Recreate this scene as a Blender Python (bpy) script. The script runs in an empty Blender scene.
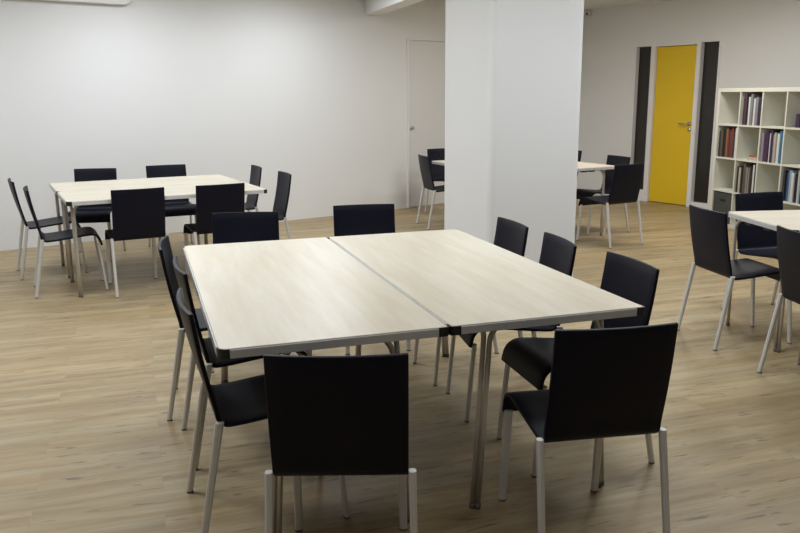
import bpy, bmesh, math, random
from mathutils import Vector, Matrix
random.seed(7)
D = bpy.data
scene = bpy.context.scene
COL = scene.collection
PI = math.pi

# ------------------------------------------------------------------ materials
def new_mat(name):
    m = D.materials.new(name); m.use_nodes = True
    nt = m.node_tree
    return m, nt, nt.nodes['Principled BSDF']

def plain(name, col, rough=0.5, metal=0.0, spec=0.5, noise=0.0, scale=30.0, bump=0.0):
    m, nt, b = new_mat(name)
    b.inputs['Roughness'].default_value = rough
    b.inputs['Metallic'].default_value = metal
    b.inputs['Specular IOR Level'].default_value = spec
    tc = nt.nodes.new('ShaderNodeTexCoord')
    nz = nt.nodes.new('ShaderNodeTexNoise'); nz.inputs['Scale'].default_value = scale
    nz.inputs['Detail'].default_value = 4
    nt.links.new(tc.outputs['Object'], nz.inputs['Vector'])
    mx = nt.nodes.new('ShaderNodeMix'); mx.data_type = 'RGBA'
    c = Vector(col)
    mx.inputs['A'].default_value = (*(c * (1 - noise)), 1)
    mx.inputs['B'].default_value = (*(c * (1 + noise)), 1)
    nt.links.new(nz.outputs['Fac'], mx.inputs['Factor'])
    nt.links.new(mx.outputs['Result'], b.inputs['Base Color'])
    if bump:
        bp = nt.nodes.new('ShaderNodeBump'); bp.inputs['Strength'].default_value = bump
        bp.inputs['Distance'].default_value = 0.002
        nt.links.new(nz.outputs['Fac'], bp.inputs['Height'])
        nt.links.new(bp.outputs['Normal'], b.inputs['Normal'])
    return m

M_wall = plain('wall_paint', (0.80, 0.80, 0.80), 0.8, noise=0.01, scale=3, spec=0.2)
M_pillar = plain('pillar_paint', (0.80, 0.80, 0.80), 0.75, noise=0.012, scale=2.5, spec=0.2)
M_ceil = plain('ceiling_paint', (0.78, 0.775, 0.76), 0.85, noise=0.01, scale=3, spec=0.2)
M_door = plain('white_door_paint', (0.74, 0.735, 0.73), 0.5, noise=0.01)
M_frame = plain('white_frame_paint', (0.80, 0.79, 0.79), 0.5, noise=0.01)
M_yellow = plain('yellow_door_paint', (0.78, 0.53, 0.012), 0.45, noise=0.03, scale=2)
M_glass = plain('dark_tinted_glass', (0.022, 0.019, 0.017), 0.12, spec=0.5, noise=0.05, scale=2)
M_steel = plain('brushed_steel', (0.62, 0.60, 0.57), 0.3, 1.0, noise=0.05)
M_shell = plain('navy_black_polyurethane', (0.0050, 0.0053, 0.0135), 0.46, spec=0.19, noise=0.08, scale=200, bump=0.05)
M_leg = plain('silver_leg_paint', (0.68, 0.67, 0.645), 0.4, 0.12, noise=0.03)
M_glide = plain('grey_foot_plastic', (0.14, 0.12, 0.11), 0.6, noise=0.05)
M_chrome = plain('table_leg_chrome', (0.60, 0.57, 0.54), 0.28, 0.6, noise=0.03)
M_strip = plain('aluminium_edge', (0.62, 0.62, 0.61), 0.38, 0.2, noise=0.04)
M_black = plain('black_plastic', (0.012, 0.012, 0.014), 0.45, noise=0.05)
M_shelf = plain('white_shelf_laminate', (0.69, 0.69, 0.61), 0.5, noise=0.01)
M_box = plain('grey_storage_box', (0.055, 0.060, 0.060), 0.7, noise=0.08, scale=80)
M_paper = plain('book_pages', (0.75, 0.71, 0.62), 0.8, noise=0.04, scale=200)

def wood_top():
    m, nt, b = new_mat('pale_birch_laminate')
    N, Lk = nt.nodes.new, nt.links.new
    tc = N('ShaderNodeTexCoord')
    mp = N('ShaderNodeMapping'); mp.inputs['Scale'].default_value = (9, 0.9, 1)
    Lk(tc.outputs['Object'], mp.inputs['Vector'])
    n1 = N('ShaderNodeTexNoise'); n1.inputs['Scale'].default_value = 1.6; n1.inputs['Detail'].default_value = 6
    n1.inputs['Roughness'].default_value = 0.62; n1.inputs['Distortion'].default_value = 0.2
    Lk(mp.outputs['Vector'], n1.inputs['Vector'])
    mp2 = N('ShaderNodeMapping'); mp2.inputs['Scale'].default_value = (70, 4, 1)
    Lk(tc.outputs['Object'], mp2.inputs['Vector'])
    n2 = N('ShaderNodeTexNoise'); n2.inputs['Scale'].default_value = 1.5; n2.inputs['Detail'].default_value = 4
    Lk(mp2.outputs['Vector'], n2.inputs['Vector'])
    r = N('ShaderNodeValToRGB')
    r.color_ramp.elements[0].position = 0.32; r.color_ramp.elements[0].color = (0.655, 0.570, 0.425, 1)
    r.color_ramp.elements[1].position = 0.62; r.color_ramp.elements[1].color = (0.735, 0.680, 0.555, 1)
    Lk(n1.outputs['Fac'], r.inputs['Fac'])
    mx = N('ShaderNodeMix'); mx.data_type = 'RGBA'; mx.blend_type = 'MULTIPLY'; mx.inputs['Factor'].default_value = 0.14
    Lk(r.outputs['Color'], mx.inputs['A']); Lk(n2.outputs['Color'], mx.inputs['B'])
    hs = N('ShaderNodeHueSaturation'); hs.inputs['Saturation'].default_value = 0.95; hs.inputs['Value'].default_value = 1.05
    Lk(mx.outputs['Result'], hs.inputs['Color'])
    Lk(hs.outputs['Color'], b.inputs['Base Color'])
    b.inputs['Roughness'].default_value = 0.32
    b.inputs['Specular IOR Level'].default_value = 0.5
    return m
M_top = wood_top()

def wood_floor():
    m, nt, b = new_mat('oak_plank_floor')
    N, Lk = nt.nodes.new, nt.links.new
    tc = N('ShaderNodeTexCoord')
    mp = N('ShaderNodeMapping'); mp.inputs['Rotation'].default_value = (0, 0, -0.315)
    Lk(tc.outputs['Object'], mp.inputs['Vector'])
    br = N('ShaderNodeTexBrick')
    br.inputs['Scale'].default_value = 1.0
    br.inputs['Brick Width'].default_value = 1.22; br.inputs['Row Height'].default_value = 0.152
    br.inputs['Mortar Size'].default_value = 0.0012; br.inputs['Mortar Smooth'].default_value = 0.3
    br.offset = 0.37; br.offset_frequency = 2
    br.inputs['Color1'].default_value = (0.0, 0.0, 0.0, 1); br.inputs['Color2'].default_value = (1, 1, 1, 1)
    br.inputs['Mortar'].default_value = (0.5, 0.5, 0.5, 1)
    Lk(mp.outputs['Vector'], br.inputs['Vector'])
    # per plank random shifts of the grain
    sh = N('ShaderNodeVectorMath'); sh.operation = 'MULTIPLY_ADD'
    sh.inputs[1].default_value = (13.0, 7.0, 5.0)
    Lk(br.outputs['Color'], sh.inputs[0]); Lk(mp.outputs['Vector'], sh.inputs[2])
    def grain(sx, sy, sc, det, dist=0.0, rough=0.6):
        k = N('ShaderNodeMapping'); k.inputs['Scale'].default_value = (sx, sy, 1)
        Lk(sh.outputs['Vector'], k.inputs['Vector'])
        n = N('ShaderNodeTexNoise'); n.inputs['Scale'].default_value = sc; n.inputs['Detail'].default_value = det
        n.inputs['Roughness'].default_value = rough; n.inputs['Distortion'].default_value = dist
        Lk(k.outputs['Vector'], n.inputs['Vector']); return n
    g1 = grain(0.9, 10, 1.3, 6, 0.5)
    g2 = grain(3.0, 60, 1.2, 4, 0.2)
    g3 = grain(4.5, 34, 1.5, 2, 0.5, 0.5)       # dark knots and streaks
    base = N('ShaderNodeValToRGB')
    e = base.color_ramp.elements
    e[0].position = 0.30; e[0].color = (0.275, 0.200, 0.100, 1)
    e[1].position = 0.68; e[1].color = (0.455, 0.368, 0.225, 1)
    x = base.color_ramp.elements.new(0.5); x.color = (0.380, 0.294, 0.166, 1)
    Lk(g1.outputs['Fac'], base.inputs['Fac'])
    tone = N('ShaderNodeMix'); tone.data_type = 'RGBA'; tone.blend_type = 'MULTIPLY'; tone.inputs['Factor'].default_value = 1
    tr = N('ShaderNodeValToRGB')
    tr.color_ramp.elements[0].color = (0.92, 0.905, 0.88, 1); tr.color_ramp.elements[1].color = (1.04, 1.04, 1.04, 1)
    Lk(br.outputs['Color'], tr.inputs['Fac'])
    Lk(base.outputs['Color'], tone.inputs['A']); Lk(tr.outputs['Color'], tone.inputs['B'])
    g4 = grain(0.55, 3.2, 1.6, 3, 0.6)
    hr = N('ShaderNodeValToRGB')
    hr.color_ramp.elements[0].position = 0.36; hr.color_ramp.elements[0].color = (1.02, 0.965, 0.88, 1)
    hr.color_ramp.elements[1].position = 0.62; hr.color_ramp.elements[1].color = (0.985, 1.01, 1.06, 1)
    Lk(g4.outputs['Fac'], hr.inputs['Fac'])
    hue = N('ShaderNodeMix'); hue.data_type = 'RGBA'; hue.blend_type = 'MULTIPLY'; hue.inputs['Factor'].default_value = 1
    Lk(tone.outputs['Result'], hue.inputs['A']); Lk(hr.outputs['Color'], hue.inputs['B'])
    fine = N('ShaderNodeMix'); fine.data_type = 'RGBA'; fine.blend_type = 'OVERLAY'; fine.inputs['Factor'].default_value = 0.20
    Lk(hue.outputs['Result'], fine.inputs['A']); Lk(g2.outputs['Fac'], fine.inputs['B'])
    kr = N('ShaderNodeValToRGB')
    kr.color_ramp.elements[0].position = 0.63; kr.color_ramp.elements[0].color = (0, 0, 0, 1)
    kr.color_ramp.elements[1].position = 0.70; kr.color_ramp.elements[1].color = (1, 1, 1, 1)
    Lk(g3.outputs['Fac'], kr.inputs['Fac'])
    kf = N('ShaderNodeMath'); kf.operation = 'MULTIPLY'; kf.inputs[1].default_value = 0.75
    Lk(kr.outputs['Color'], kf.inputs[0])
    knot = N('ShaderNodeMix'); knot.data_type = 'RGBA'
    knot.inputs['B'].default_value = (0.135, 0.095, 0.065, 1)
    Lk(kf.outputs['Value'], knot.inputs['Factor']); Lk(fine.outputs['Result'], knot.inputs['A'])
    mort = N('ShaderNodeMix'); mort.data_type = 'RGBA'; mort.inputs['B'].default_value = (0.24, 0.17, 0.11, 1)
    mf = N('ShaderNodeMath'); mf.operation = 'MULTIPLY'; mf.inputs[1].default_value = 0.15
    Lk(br.outputs['Fac'], mf.inputs[0]); Lk(mf.outputs['Value'], mort.inputs['Factor'])
    Lk(knot.outputs['Result'], mort.inputs['A'])
    Lk(mort.outputs['Result'], b.inputs['Base Color'])
    b.inputs['Roughness'].default_value = 0.46
    b.inputs['Specular IOR Level'].default_value = 0.4
    return m
M_floor = wood_floor()

_colmats = {}
def colmat(col, rough=0.55):
    k = tuple(col)
    if k not in _colmats:
        _colmats[k] = plain('book_cover_%d' % len(_colmats), col, rough, noise=0.06, scale=40)
    return _colmats[k]

# ------------------------------------------------------------------ mesh helpers
def link(name, bm, mats, parent=None, smooth=False, bevel=0.0, seg=2):
    bmesh.ops.recalc_face_normals(bm, faces=bm.faces)
    me = D.meshes.new(name); bm.to_mesh(me); bm.free()
    if not isinstance(mats, (list, tuple)): mats = [mats]
    for m in mats: me.materials.append(m)
    if smooth:
        for p in me.polygons: p.use_smooth = True
    o = D.objects.new(name, me); COL.objects.link(o)
    if parent: o.parent = parent
    if bevel:
        md = o.modifiers.new('bevel', 'BEVEL'); md.width = bevel; md.segments = seg
        md.limit_method = 'ANGLE'; md.angle_limit = math.radians(40)
        md.harden_normals = False
    return o

def box(bm, x0, x1, y0, y1, z0, z1, mi=0, M=None):
    vs = [Vector((x, y, z)) for x in (x0, x1) for y in (y0, y1) for z in (z0, z1)]
    if M is not None: vs = [M @ v for v in vs]
    v = [bm.verts.new(p) for p in vs]
    for f in ((0, 1, 3, 2), (4, 6, 7, 5), (0, 4, 5, 1), (2, 3, 7, 6), (0, 2, 6, 4), (1, 5, 7, 3)):
        bm.faces.new([v[i] for i in f]).material_index = mi

def prism(bm, pts, z0, z1):
    a = [bm.verts.new((x, y, z0)) for x, y in pts]
    b = [bm.verts.new((x, y, z1)) for x, y in pts]
    n = len(pts)
    bm.faces.new(a[::-1]); bm.faces.new(b)
    for i in range(n): bm.faces.new((a[i], a[(i + 1) % n], b[(i + 1) % n], b[i]))

def tube(bm, path, r, n=12, cap=True):
    P = [Vector(p) for p in path]
    rings = []; up = None
    for i, p in enumerate(P):
        t = (P[min(i + 1, len(P) - 1)] - P[max(i - 1, 0)]).normalized()
        if up is None:
            up = Vector((1, 0, 0)) if abs(t.x) < 0.9 else Vector((0, 1, 0))
        a = (up - t * up.dot(t)).normalized(); b = t.cross(a); up = a
        rr = r[i] if isinstance(r, (list, tuple)) else r
        rings.append([bm.verts.new(p + a * math.cos(2 * PI * k / n) * rr + b * math.sin(2 * PI * k / n) * rr) for k in range(n)])
    for q, w in zip(rings, rings[1:]):
        for k in range(n): bm.faces.new((q[k], q[(k + 1) % n], w[(k + 1) % n], w[k])).smooth = True
    if cap:
        bm.faces.new(rings[0][::-1]); bm.faces.new(rings[-1])

def bar(bm, p0, p1, wx, wy, wx1=None, wy1=None, c=0.3):
    """tapered flat tube with chamfered corners between two level ends"""
    wx1 = wx1 or wx; wy1 = wy1 or wy
    R = []
    for p, a, b in ((p0, wx, wy), (p1, wx1, wy1)):
        k = min(a, b) * c; x, y = a / 2, b / 2
        R.append([bm.verts.new((p[0] + i, p[1] + j, p[2])) for i, j in
                  ((x, y - k), (x - k, y), (-x + k, y), (-x, y - k), (-x, -y + k), (-x + k, -y), (x - k, -y), (x, -y + k))])
    n = 8
    for k in range(n): bm.faces.new((R[0][k], R[0][(k + 1) % n], R[1][(k + 1) % n], R[1][k]))
    bm.faces.new(R[0][::-1]); bm.faces.new(R[1])

def props(o, label=None, cat=None, group=None, kind=None):
    if label: o['label'] = label
    if cat: o['category'] = cat
    if group: o['group'] = group
    if kind: o['kind'] = kind
    return o

def empty(name, loc=(0, 0, 0), rz=0.0):
    o = D.objects.new(name, None); COL.objects.link(o)
    o.location = loc; o.rotation_euler = (0, 0, rz); o.empty_display_size = 0.2
    return o

def copy_tree(o, parent=None):
    c = o.copy(); COL.objects.link(c)
    if parent: c.parent = parent
    for ch in [k for k in D.objects if k.parent == o]: copy_tree(ch, c)
    return c

# ------------------------------------------------------------------ room shell
HC = 2.60
BA = 0.611                                            # back wall heading
BP = Vector((0, 10.232, 0))
BD = Vector((math.cos(BA), math.sin(BA), 0)); BN = Vector((math.sin(BA), -math.cos(BA), 0))   # BN points into the room
RA = BA - PI / 2
RP = Vector((6.016, 7.0, 0))
RD = Vector((math.cos(RA), math.sin(RA), 0))
S1 = 3.074; S0 = -9.0; TD = 12.6                      # room extent along / away from the back wall
def frame_at(P, ang): return Matrix.Translation(P) @ Matrix.Rotation(ang, 4, 'Z')
FB = frame_at(BP, BA)                                 # x along the wall, -y into the room
FR = frame_at(RP, RA)                                 # x along the wall (towards the viewer), -y into the room

def wall(name, F, boxes, mat=M_wall):
    bm = bmesh.new()
    for b in boxes: box(bm, *b)
    o = link(name, bm, mat); o.matrix_world = F
    return props(o, kind='structure')

bm = bmesh.new()
box(bm, S0 - .1, S1 + .1, -TD - .1, .1, -0.1, 0.0, M=FB)
props(link('floor', bm, M_floor), kind='structure')
bm = bmesh.new()
box(bm, S0 - .1, S1 + .1, -TD - .1, .1, HC, HC + 0.1, M=FB)
props(link('ceiling', bm, M_ceil), kind='structure')
wall('wall_back', FB, [(S0, S1 + .15, 0, .15, 0, HC)])
SL = RP + 0 * RD
r0 = -6.098                                            # corner with the back wall
OL, OR_ = -4.956, -3.66                                # door + side lights opening
wall('wall_right', FR, [(r0, OL, 0, .15, 0, HC), (OR_, r0 + TD, 0, .15, 0, HC), (OL, OR_, 0, .15, 2.075, HC), (OL, OR_, .125, .15, 0, 2.075)])
wall('wall_left', FB, [(S0 - .15, S0, -TD, .15, 0, HC)])
wall('wall_front', FB, [(S0 - .15, S1 + .15, -TD - .15, -TD, 0, HC)])

# pillar with slightly rounded corners
PA = 0.3146
bm = bmesh.new()
pw, pd, pr = 0.687, 0.85, 0.05
pts = []
for cx, cy, a0 in ((pw - pr, pd - pr, 0), (pr, pd - pr, 90), (pr, pr, 180), (pw - pr, pr, 270)):
    for k in range(7):
        a = math.radians(a0 + 15 * k); pts.append((cx + pr * math.cos(a), cy + pr * math.sin(a)))
prism(bm, pts, 0, HC)
o = link('trim_1', bm, M_pillar); o.matrix_world = frame_at(Vector((0.595, 5.30, 0)), PA)
props(o, 'thick white square pillar standing behind the main table', None, kind='structure')
# dropped beam from the back wall over the pillar
bm = bmesh.new()
box(bm, 0.0, 0.20, -6.5, 0.15, 2.385, HC)
o = link('trim_2', bm, M_wall); o.matrix_world = frame_at(Vector((-0.393, 9.957, 0)), 0.30)
props(o, kind='structure')
# rounded white casing high on the back wall, left
bm = bmesh.new()
prof = [(-6.5, 2.335), (-3.36, 2.335)]
for k in range(7):
    a = math.radians(-90 + 15 * k); prof.append((-3.36 + .07 * math.cos(a), 2.405 + .07 * math.sin(a)))
prof += [(-3.29, HC), (-6.5, HC)]
a_ = [bm.verts.new((x, -0.10, z)) for x, z in prof]; b_ = [bm.verts.new((x, 0.0, z)) for x, z in prof]
bm.faces.new(a_); bm.faces.new(b_[::-1])
for i in range(len(prof)): bm.faces.new((a_[i], a_[(i + 1) % len(prof)], b_[(i + 1) % len(prof)], b_[i]))
o = link('trim_3', bm, M_wall, bevel=0.02, seg=3); o.matrix_world = FB
props(o, kind='structure')

# white flush door in the back wall
d1 = empty('door_1'); d1.matrix_world = FB; props(d1, kind='structure')
bm = bmesh.new(); box(bm, 0.155, 0.955, -0.012, 0.0, 0.012, 2.105); link('door_leaf', bm, M_door, d1, bevel=.003)
bm = bmesh.new()
box(bm, 0.122, 0.150, -0.024, 0, 0, 2.135); box(bm, 0.960, 0.988, -0.024, 0, 0, 2.135); box(bm, 0.150, 0.960, -0.024, 0, 2.109, 2.135)
link('door_frame', bm, M_frame, d1, bevel=.003)
bm = bmesh.new()
tube(bm, [(0.185, -0.012, 1.03), (0.185, -0.018, 1.03), (0.185, -0.020, 1.03), (0.185, -0.045, 1.03), (0.185, -0.05, 1.03), (0.185, -0.062, 1.03)],
     [.020, .020, .009, .009, .019, .015], 14)
link('door_knob', bm, M_steel, d1)

# yellow door and its frame, two dark side lights
d2 = empty('door_2'); d2.matrix_world = FR; props(d2, kind='structure')
bm = bmesh.new(); box(bm, -4.605, -3.998, 0.028, 0.070, 0.008, 2.030); link('door_leaf', bm, M_yellow, d2, bevel=.003)
bm = bmesh.new()
box(bm, -4.676, -4.610, -0.012, 0.12, 0, 2.075); box(bm, -3.993, -3.940, -0.012, 0.12, 0, 2.075)
box(bm, -4.610, -3.993, -0.012, 0.12, 2.035, 2.075)
box(bm, -4.610, -4.598, 0.072, 0.12, 0, 2.035); box(bm, -4.005, -3.993, 0.072, 0.12, 0, 2.035)
link('door_frame', bm, M_frame, d2, bevel=.002)
hd = bmesh.new()
tube(hd, [(-4.048, 0.028, 1.055), (-4.048, 0.020, 1.055), (-4.048, 0.019, 1.055), (-4.048, -0.012, 1.055)], [.026, .026, .010, .010], 16)
tube(hd, [(-4.048, -0.012, 1.055), (-4.063, -0.022, 1.055), (-4.088, -0.025, 1.055), (-4.178, -0.022, 1.055)], .010, 12)
link('door_handle', hd, M_steel, d2)
kd = bmesh.new()
tube(kd, [(-4.048, 0.028, 0.985), (-4.048, 0.020, 0.985), (-4.048, 0.019, .985), (-4.048, 0.008, .985)], [.024, .024, .011, .009], 14)
link('key_plate', kd, M_steel, d2)
def sidelight(name, s0, s1, z0, z1, f0, f1):
    w = empty(name); w.matrix_world = FR; props(w, kind='structure')
    b = bmesh.new()
    box(b, f0, s0, -0.008, .12, 0, 2.075); box(b, s1, f1, -0.008, .12, 0, 2.075)
    box(b, s0, s1, -0.008, .12, 0, z0); box(b, s0, s1, -0.008, .12, z1, 2.075)
    link('window_frame', b, M_frame, w, bevel=.002)
    b = bmesh.new(); box(b, s0, s1, 0.058, 0.068, z0, z1); link('pane', b, M_glass, w)
sidelight('window_1', -4.920, -4.684, 0.15, 2.045, OL, -4.677)
sidelight('window_2', -3.932, -3.685, 0.065, 2.055, -3.939, OR_)

# small sensor box high on the right wall beside the pillar
ws = empty('wall_sensor'); ws.matrix_world = FR @ Matrix.Translation((-5.78, 0, 2.545))
props(ws, 'small pale sensor box high on the wall at the right edge of the pillar', 'sensor')
b = bmesh.new(); box(b, -.045, .045, -.05, 0, -.03, .03); link('housing', b, M_door, ws, bevel=.008)
b = bmesh.new(); tube(b, [(0, -.05, -.008), (0, -.056, -.008), (0, -.060, -.008)], [.018, .016, .008], 12); link('lens', b, M_black, ws)

# ------------------------------------------------------------------ chairs
W2 = 0.189
def shell_profile():
    pts = []
    for k in range(9):                                 # back, top to bottom, slightly bowed
        t = k / 8; y = -0.249 + t * 0.0610; z = 0.79 - t * 0.335
        pts.append((y - 0.006 * math.sin(t * PI), z))
    # arc into the seat
    c = (-0.1410, 0.4500); r = 0.0475
    for k in range(1, 9):
        a = math.radians(186 + k * (87 / 8)); pts.append((c[0] + r * math.cos(a), c[1] + r * math.sin(a)))
    nb = 9 + 4                                          # split between backrest and seat
    pts += [(-0.09, 0.4055), (-0.03, 0.4120), (0.05, 0.4205), (0.11, 0.427), (0.155, 0.430)]
    c = (0.160, 0.372); r = 0.0585
    for k in range(1, 8):
        a = math.radians(88 - k * 12); pts.append((c[0] + r * math.cos(a), c[1] + r * math.sin(a)))
    pts += [(0.222, 0.366), (0.224, 0.350)]
    return pts, nb
PROF, NB = shell_profile()
TH = 0.014
def normals(P):
    out = []
    for i in range(len(P)):
        a = P[max(i - 1, 0)]; b = P[min(i + 1, len(P) - 1)]
        d = Vector((b[0] - a[0], b[1] - a[1])).normalized()
        out.append((-d.y, d.x))                         # towards the sitter / up
    return out
NORM = normals(PROF)
def shell_part(i0, i1):
    bm = bmesh.new(); nx = 10
    A, B = [], []
    for i in range(i0, i1 + 1):
        (y, z), (ny, nz) = PROF[i], NORM[i]
        h = max(0.0, min(1.0, (z - 0.44) / 0.35)) if i <= NB else 0.0
        sag = 0.020 * h
        dish = 0.006 * math.sin(max(0, min(1, (y + .15) / .3)) * PI) if i > NB else 0.0
        ra, rb = [], []
        for k in range(nx + 1):
            u = -1 + 2 * k / nx
            x = u * W2
            yy = y + sag * (u * u - 1); zz = z - dish * (1 - u * u)
            ra.append(bm.verts.new((x, yy, zz))); rb.append(bm.verts.new((x, yy + ny * TH, zz + nz * TH)))
        A.append(ra); B.append(rb)
    n = len(A)
    for i in range(n - 1):
        for k in range(nx):
            bm.faces.new((A[i][k], A[i][k + 1], A[i + 1][k + 1], A[i + 1][k])).smooth = True
            bm.faces.new((B[i][k], B[i + 1][k], B[i + 1][k + 1], B[i][k + 1])).smooth = True
        for k in (0, nx):
            bm.faces.new((A[i][k], A[i + 1][k], B[i + 1][k], B[i][k]))
    for i in (0, n - 1):
        for k in range(nx):
            bm.faces.new((A[i][k], A[i][k + 1], B[i][k + 1], B[i][k]))
    return bm

def make_chair():
    t = empty('stacking_chair')
    link('backrest', shell_part(0, NB), M_shell, t, bevel=0.0035)
    link('seat', shell_part(NB, len(PROF) - 1), M_shell, t, bevel=0.0035)
    for s in (-1, 1):
        for p0, p1, wx, wy, wx1, wy1 in (((s * .1995, -.177, .428), (s * .2055, -.2545, .006), .021, .027, .020, .022),
                                         ((s * .173, .2095, .362), (s * .178, .2425, .006), .030, .017, .026, .017)):
            b = bmesh.new(); bar(b, p0, p1, wx, wy, wx1, wy1); lg = link('leg', b, M_leg, t)
            b = bmesh.new(); q = (p1[0], p1[1], 0.0); bar(b, (p1[0], p1[1], .0065), q, wx1 * 1.05, wy1 * 1.05); link('foot_glide', b, M_glide, lg)
    return t

CH = 'black stacking chair with silver legs '
chairs = [
 # x, y, yaw, label, group
 (-0.170, 2.218, 0.008, 'nearest black chair seen squarely from behind at the near left end of the big table', 'M'),
 (0.585, 2.450, 0.175, 'black chair seen from behind at the near right end of the big table', 'M'),
 (0.360, 4.072, 1.845, 'farthest black chair on the right side of the big table, before the pillar', 'M'),
 (0.504, 3.594, 1.752, 'middle black chair on the right side of the big table', 'M'),
 (0.702, 3.080, 1.837, 'black chair tucked under the near right corner of the big table', 'M'),
 (-0.8635, 4.311, 3.250, 'black chair facing us at the far left corner of the big table', 'M'),
 (-0.173, 4.604, 3.332, 'black chair facing us at the far end of the big table, left of the pillar', 'M'),
 (-0.850, 3.663, -1.365, 'farthest black chair on the left side of the big table', 'M'),
 (-0.653, 3.202, -1.207, 'middle black chair on the left side of the big table', 'M'),
 (-0.482, 2.629, -1.220, 'nearest black chair on the left side of the big table, side of its seat showing', 'M'),
 (-2.941, 6.590, -1.060, 'leftmost black chair in the picture, by the white back wall', 'T'),
 (-2.537, 5.982, -1.13, 'black chair in side view, second from the left picture edge', 'T'),
 (-2.021, 6.001, 0.497, 'left of two black chairs seen from behind along the table by the back wall', 'T'),
 (-1.478, 6.262, 0.504, 'right of two black chairs seen from behind along the table by the back wall', 'T'),
 (-2.804, 7.228, 3.30, 'left of two black chairs standing between the left table and the back wall', 'T'),
 (-2.172, 7.577, 3.587, 'right of two black chairs standing between the left table and the back wall', 'T'),
 (-1.580, 7.501, 1.981, 'farther black chair at the right end of the table by the back wall', 'T'),
 (-1.217, 6.832, 1.993, 'nearer black chair at the right end of the table by the back wall, facing left', 'T'),
 (2.018, 4.613, -1.385, 'black chair in front of the bookcase table, its whole back and side showing', 'Q'),
 (2.169, 3.810, -1.470, 'black chair cut by the right edge of the picture', 'Q'),
 (2.476, 5.070, 3.439, 'black chair facing us between the right-hand table and the bookcase', 'Q'),
 (2.061, 7.769, 0.508, 'black chair seen from behind just right of the pillar', 'G'),
 (2.119, 8.451, 1.963, 'black chair facing left at the distant table, nearest the yellow door', 'G'),
 (1.83, 9.43, 2.0, 'black chair whose back just peeks out at the right edge of the pillar', 'G'),
 (0.501, 8.873, -1.291, 'black chair facing right just left of the pillar, by the white door', 'G'),
 (0.62, 9.72, 3.60, 'distant black chair half hidden by the left edge of the pillar', 'G'),
]
GN = {'M': 'chairs around the big table', 'T': 'chairs around the table by the back wall',
      'Q': 'chairs around the right-hand table', 'G': 'chairs around the distant table behind the pillar'}
proto = make_chair()
for i, (x, y, a, lab, g) in enumerate(chairs):
    o = proto if i == 0 else copy_tree(proto)
    o.location = (x, y, 0); o.rotation_euler = (0, 0, a)
    props(o, lab, 'chair', GN[g])

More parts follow.
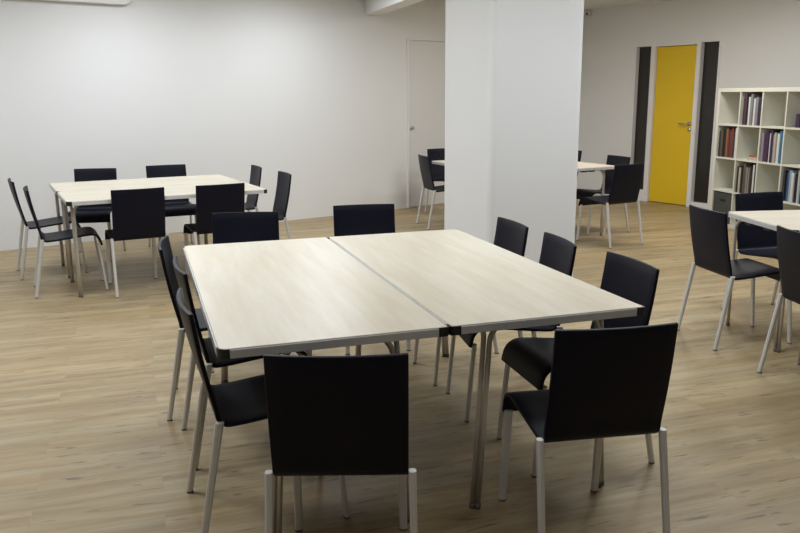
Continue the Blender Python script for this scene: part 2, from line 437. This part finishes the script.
# ------------------------------------------------------------------ tables
ZT = 0.7225
def corner_pts(R, n=7):
    return [(R * math.cos(PI / 2 * k / n), R * math.sin(PI / 2 * k / n)) for k in range(n + 1)]
def bend(p, d, r, run, spl=(0, 0), n=8):
    """path: vertical from floor up at p, then a bend of radius r towards unit dir d, then a level run"""
    x, y, zt = p; z0 = zt - r
    path = [(x + spl[0], y + spl[1], 0.006), (x + spl[0] * .5, y + spl[1] * .5, z0 * .5), (x, y, z0)]
    for k in range(1, n + 1):
        a = PI / 2 * k / n
        o_ = r * (1 - math.cos(a)); path.append((x + d[0] * o_, y + d[1] * o_, z0 + r * math.sin(a)))
    path.append((x + d[0] * (r + run), y + d[1] * (r + run), zt))
    return path
def make_table(W, L, legdx, radii=(.034, .034, .034, .034), inset=.119, iny=(.085, .085), spl=.034):
    """W along local x, L along local y; radii of the corners ++, -+, --, +-"""
    t = empty('folding_table')
    w, l = W / 2 - .002, L / 2 - .002; hs = .030; th = .005; cl = .036
    SG = ((1, 1, 0), (-1, 1, 90), (-1, -1, 180), (1, -1, 270))
    b = bmesh.new(); pts = []
    for (sx, sy, a0), R in zip(SG, radii):
        cx, cy = sx * (w - R), sy * (l - R); q = max(R - th, .002)
        for k in range(8):
            a = math.radians(a0) + PI / 2 * k / 7
            pts.append((sx * (w - th - q) + q * math.cos(a), sy * (l - th - q) + q * math.sin(a)))
    prism(b, pts, ZT - .024, ZT); link('tabletop', b, M_top, t, bevel=.0012, seg=1)
    # aluminium edging, one length per side
    for x0, x1, y0, y1 in ((-w + cl, w - cl, -l, -l + th), (-w + cl, w - cl, l - th, l), (-w, -w + th, -l + cl, l - cl), (w - th, w, -l + cl, l - cl)):
        b = bmesh.new(); box(b, x0, x1, y0, y1, ZT - hs, ZT - .0035); link('edge_strip', b, M_strip, t, bevel=.001, seg=1)
    # black corner pieces
    for (sx, sy, a0), R in zip(SG, radii):
        b = bmesh.new(); cx, cy = w - R, l - R; q = max(R - th, .002); ix, iy = w - th - q, l - th - q
        out = [(w, l - cl)] + [(cx + x, cy + y) for x, y in corner_pts(R)] + [(w - cl, l)]
        inn = [(w - th, l - cl)] + [(ix + x, iy + y) for x, y in corner_pts(q)] + [(w - cl, l - th)]
        prism(b, [(sx * x, sy * y) for x, y in out + inn[::-1]], ZT - hs - .001, ZT - .0008)
        link('corner_cap', b, M_black, t)['label'] = 'black plastic corner cap'
    # legs: each of two welded tubes, one bent across and one bent along the underside
    r = .0095; zt = ZT - .024 - r
    for sx in (-1, 1):
        for sy in (-1, 1):
            x = sx * (W / 2 - inset - spl) + legdx; y = sy * (L / 2 - iny[sy > 0]); sp = (sx * spl, 0); xf = x + sp[0]
            b = bmesh.new()
            tube(b, bend((x, y, zt), (-sx, 0), .080, .04, sp), r, 12)
            tube(b, bend((x + sx * .017, y - sy * .010, zt), (0, -sy), .060, .10, sp), r, 12)
            lg = link('leg', b, M_chrome, t)
            b = bmesh.new()
            for p_, q in ((xf, y), (xf + sx * .017, y - sy * .010)): tube(b, [(p_, q, 0), (p_, q, .018)], r * 1.12, 12)
            link('foot_cap', b, M_glide, lg)
            b = bmesh.new()
            box(b, min(x - sx * .13, x - sx * .20), max(x - sx * .13, x - sx * .20), y - .02, y + .02, ZT - .052, ZT - .0245)
            o = link('leg_bracket', b, M_black, t, bevel=.006); o['label'] = 'black leg bracket'
    # folding stay bar beneath
    b = bmesh.new()
    box(b, -.02 + legdx, .02 + legdx, -L / 2 + .25, L / 2 - .25, ZT - .044, ZT - .0245)
    link('stay_bar', b, M_black, t, bevel=.003)
    return t
def place(t, org, yaw, u, v, rz, label, group):
    """centre at (u, v) of a group whose corner is org and heading is yaw"""
    c, s = math.cos(yaw), math.sin(yaw)
    t.location = (org[0] + u * c - v * s, org[1] + u * s + v * c, 0); t.rotation_euler = (0, 0, rz)
    props(t, label, 'table', group)
MX, MY, MA, MW, ML = -0.537, 2.2185, 0.3146, 0.7333, 1.753
gm = 'two tables pushed together in the foreground'
t1 = make_table(MW, ML, .0215, (.012, .034, .034, .012), .150, (.10, .045))
place(t1, (MX, MY), MA, MW * .5, ML / 2, MA, 'left pale wood table of the pair joined lengthwise in the foreground', gm)
t2 = make_table(MW, ML, .036, (.034, .012, .012, .012), .119, (.115, .026))
place(t2, (MX, MY), MA, MW * 1.5, ML / 2, MA, 'right pale wood table of the pair joined lengthwise in the foreground', gm)
TX, TY, TA = -2.352, 5.585, 0.4854; TW, TL = 0.7134, 1.490
gt = 'two tables pushed together by the back wall'
t3 = make_table(TW, TL, -.030, inset=.092, iny=(.045, .172), spl=0.0)
place(t3, (TX, TY), TA, TL / 2, TW * .5, TA - PI / 2, 'nearer pale table of the pair by the white back wall at left', gt)
t4 = copy_tree(t3)
place(t4, (TX, TY), TA, TL / 2, TW * 1.5, TA - PI / 2, 'farther pale table of the pair by the white back wall at left', gt)
QX, QY, QA = 2.2212, 3.1811, 0.109
gq = 'two tables pushed together in front of the bookcase'
t5 = copy_tree(t3)
place(t5, (QX, QY), QA, TL / 2, 1.753 - TW * .5, QA - PI / 2, 'pale table whose rounded corner shows at right, in front of the bookcase', gq)
t6 = copy_tree(t3)
place(t6, (QX, QY), QA, TL / 2, 1.70 - TW * 1.5, QA - PI / 2, 'pale table cut by the right picture edge, behind the cut-off chair', gq)
GX, GY, GA = 1.045, 7.53, 0.4669
gg = 'two tables pushed together behind the pillar'
t7 = make_table(0.665, 1.557, 0.0, iny=(.085, .36), spl=0.0)
place(t7, (GX, GY), GA, .665 * .5, 1.557 / 2, GA, 'distant pale table showing left of the pillar near the white door', gg)
t8 = copy_tree(t7)
place(t8, (GX, GY), GA, .665 * 1.5, 1.557 / 2, GA, 'distant pale table showing right of the pillar near the yellow door', gg)

# ------------------------------------------------------------------ bookcase
SO = Vector((3.50, 8.925, 0)); SA = -1.345
FS = frame_at(SO, SA)                                  # x along the front, +y to the back
SH, SW, SD = 1.49, 1.49, 0.39
oT, iT = 0.040, 0.018
cell = (SW - 2 * oT - 3 * iT) / 4
bc = empty('bookcase'); bc.matrix_world = FS
props(bc, 'white cube bookcase of square open compartments right of the yellow door', 'bookcase')
b = bmesh.new()
box(b, 0, oT, 0, SD, 0, SH); box(b, SW - oT, SW, 0, SD, 0, SH)
box(b, oT, SW - oT, 0, SD, SH - oT, SH); box(b, oT, SW - oT, 0, SD, 0, oT)
link('outer_frame', b, M_shelf, bc, bevel=.0015, seg=1)
for k in range(1, 4):
    x = oT + k * cell + (k - 1) * iT
    b = bmesh.new(); box(b, x, x + iT, .004, SD - .006, oT, SH - oT); link('divider', b, M_shelf, bc)
for k in range(1, 4):
    z = oT + k * cell + (k - 1) * iT
    for c in range(4):
        x = oT + c * (cell + iT)
        b = bmesh.new(); box(b, x, x + cell, .004, SD - .006, z, z + iT); link('shelf_board', b, M_shelf, bc)
b = bmesh.new(); box(b, oT, SW - oT, SD - .006, SD, oT, SH - oT); link('back_panel', b, M_shelf, bc)
def cx0(c): return oT + c * (cell + iT)
def cz0(r): return SH - oT - r * (cell + iT) - cell     # r = 0 is the top row
def put(o, x, y, z, tilt=0.0):
    o.matrix_world = FS @ Matrix.Translation((x, y, z)) @ Matrix.Rotation(tilt, 4, 'Y')
ORD = ['first', 'second', 'third', 'fourth', 'fifth', 'sixth', 'seventh', 'eighth', 'ninth', 'tenth']
PAL = dict(black=(.012, .012, .016), charcoal=(.03, .028, .028), white=(.62, .62, .62), cream=(.45, .40, .30), navy=(.016, .018, .05),
           purple=(.045, .022, .065), lilac=(.26, .22, .32), grey=(.22, .22, .23), brown=(.085, .052, .035), red=(.17, .035, .028),
           orange=(.30, .11, .055), teal=(.04, .22, .30), blue=(.045, .12, .28), olive=(.10, .095, .05), pale_blue=(.30, .38, .46), plum=(.085, .032, .06))
def book(w, h, d, col):
    b = bmesh.new(); c = .0022
    # page block, two boards, rounded spine (spine faces -y)
    box(b, c, w - c, .006, d - .004, .003, h - .003, 1)
    box(b, 0, c, .003, d, 0, h, 0); box(b, w - c, w, .003, d, 0, h, 0)
    n = 6; f0, f1 = [], []
    for k in range(n + 1):
        a = PI * k / n
        x = w / 2 - math.cos(a) * w / 2; y = .006 - .006 * math.sin(a)
        f0.append(b.verts.new((x, y, 0))); f1.append(b.verts.new((x, y, h)))
    for k in range(n): b.faces.new((f0[k], f0[k + 1], f1[k + 1], f1[k]))
    b.faces.new(f0[::-1]); b.faces.new(f1)
    # title band on the spine
    return link('book', b, [colmat(PAL[col]), M_paper])
rows = {
 (0, 1): ('top row', 'top-row book group, second compartment', ['charcoal', 'plum', 'black', 'white', 'grey', 'white', 'lilac', 'grey', 'purple', 'navy'], .03),
 (1, 0): ('second row, leftmost compartment', 'second-row leftmost compartment', ['charcoal', 'olive', 'black', 'orange', 'red', 'brown', 'red', 'charcoal', 'white'], .02),
 (1, 2): ('second row, third compartment', 'second-row third compartment', ['lilac', 'plum', 'purple', 'white', 'purple', 'lilac', 'cream', 'white', 'teal', 'blue'], .02),
 (2, 1): ('third row, second compartment', 'third-row second compartment', ['charcoal', 'cream', 'black', 'olive', 'grey', 'white', 'brown', 'black', 'white', 'charcoal'], .015),
 (2, 3): ('third row, rightmost compartment', 'third-row rightmost compartment', ['charcoal', 'navy', 'blue', 'pale_blue', 'white', 'black', 'white', 'pale_blue', 'charcoal', 'navy'], .02),
}
where = {(0, 1): 'in the filled top-row compartment', (1, 0): 'in the leftmost filled compartment of the second row',
         (1, 2): 'in the right filled compartment of the second row', (2, 1): 'in the left filled compartment of the third row',
         (2, 3): 'in the compartment at the right picture edge'}
for key, (_, grp, cols, x_in) in rows.items():
    r, c = key; x = cx0(c) + x_in; z = cz0(r)
    lim = cx0(c) + cell - .006
    tot = lim - x; ws_ = [random.uniform(.8, 1.25) for _ in cols]; k = tot / sum(ws_)
    for i, (col, w) in enumerate(zip(cols, ws_)):
        w *= k; h = random.uniform(.265, .322); d = random.uniform(.17, .22)
        o = book(w - .0012, h, d, col)
        put(o, x, .008 + random.uniform(0, .02), z + .0006)
        props(o, '%s-spined book, %s from the left %s' % (col.replace('_', ' '), ORD[i], where[key]), 'book', 'books ' + where[key])
        x += w
# two small things lying in the compartment between the second-row books, and one purple binder at the right
o = book(.030, .17, .12, 'cream'); o.name = 'notebook'
props(o, 'cream book lying flat beneath a smaller one on the second row', 'book')
o.matrix_world = FS @ Matrix.Translation((cx0(1) + .315, .03, cz0(1) + .0006)) @ Matrix.Rotation(-PI / 2, 4, 'Y')
o = book(.022, .13, .10, 'orange'); o.name = 'notebook'
o.matrix_world = FS @ Matrix.Translation((cx0(1) + .295, .035, cz0(1) + .0312)) @ Matrix.Rotation(-PI / 2, 4, 'Y')
props(o, 'small orange book lying on top of a flat cream one', 'book')
o = book(.05, .13, .15, 'purple'); put(o, cx0(3) + .10, .03, cz0(0) + .0006)
props(o, 'short purple book standing alone in the top-row compartment at the picture edge', 'book')
# grey insert box
gb = empty('storage_box'); gb.matrix_world = FS @ Matrix.Translation((cx0(0) + .006, .012, cz0(3) + .0006))
props(gb, 'dark grey box filling the bottom left compartment of the bookcase', 'box')
b = bmesh.new(); S_ = cell - .012
box(b, 0, .006, 0, .34, .004, S_); box(b, S_ - .006, S_, 0, .34, .004, S_); box(b, .006, S_ - .006, 0, .006, .004, S_)
box(b, .006, S_ - .006, .334, .34, .004, S_); box(b, 0, S_, 0, .34, 0, .004)
link('body', b, M_box, gb, bevel=.002, seg=1)
b = bmesh.new(); box(b, S_ / 2 - .05, S_ / 2 + .05, -.004, .0, S_ * .72, S_ * .72 + .025); link('grip', b, M_black, gb, bevel=.002)

# ------------------------------------------------------------------ lamps (ceiling lamps inferred above the frame, plus added fill lamps)
def lamp(name, loc, sx, sy, power, col=(1, .985, .97), rz=BA):
    l = D.lights.new(name, 'AREA'); l.shape = 'RECTANGLE'; l.size = sx; l.size_y = sy; l.energy = power; l.color = col
    o = D.objects.new(name, l); COL.objects.link(o); o.location = loc; o.rotation_euler = (0, 0, rz)
    return o
def bt(s, t): 
    p = BP + BD * s + BN * t; return (p.x, p.y, HC - .03)
WARM = (1.0, 0.965, 0.90)
COOL = (0.885, 0.94, 1.0)
for nm, p, e in (('ceiling_lamp_wall_left', bt(-3.5, 1.15), 20), ('ceiling_lamp_wall_right', bt(-1.77, 1.15), 20),
              ('ceiling_lamp_far_left', bt(-5.3, 1.6), 23),
              ('ceiling_lamp_mid', (-1.1, 5.2, HC - .03), 23), ('ceiling_lamp_mid_left', bt(-5.6, 4.2), 29),
              ('ceiling_lamp_main', (0.95, 3.8, HC - .03), 25), ('ceiling_lamp_main_left', (-1.6, 2.9, HC - .03), 12),
              ('fill_lamp_front', (0.2, 1.3, HC - .03), 7),  # added fill that lifts the foreground legs and floor, no known fixture
              ('ceiling_lamp_right', (2.6, 4.9, HC - .03), 27), ('ceiling_lamp_alcove', (1.6, 8.6, HC - .03), 21),
              ('fill_lamp_door', (2.9, 8.0, HC - .03), 26), ('fill_lamp_shelf', (4.6, 5.8, HC - .03), 30)):  # both added to brighten the right-hand wall, no known fixtures there
    lamp(nm, p, .6, .6, e, WARM if nm in ('ceiling_lamp_alcove', 'fill_lamp_door') else COOL)
w = D.worlds.new('world'); scene.world = w; w.use_nodes = True
w.node_tree.nodes['Background'].inputs[0].default_value = (.8, .85, 1, 1)
w.node_tree.nodes['Background'].inputs[1].default_value = 0.02

# ------------------------------------------------------------------ camera
cam = D.cameras.new('camera'); cam.sensor_width = 36; cam.lens = 796.1 / 800 * 36; cam.clip_start = .05; cam.clip_end = 60
co = D.objects.new('camera', cam); COL.objects.link(co)
co.matrix_world = Matrix.Translation((0, 0, 1.4502)) @ Matrix.Rotation(PI / 2 - 0.2131, 4, 'X') @ Matrix.Rotation(-0.0068, 4, 'Z')
scene.camera = co
vs = scene.view_settings
vs.view_transform = 'Standard'; vs.look = 'None'; vs.gamma = 1; vs.use_curve_mapping = False
vs.exposure = 0.13
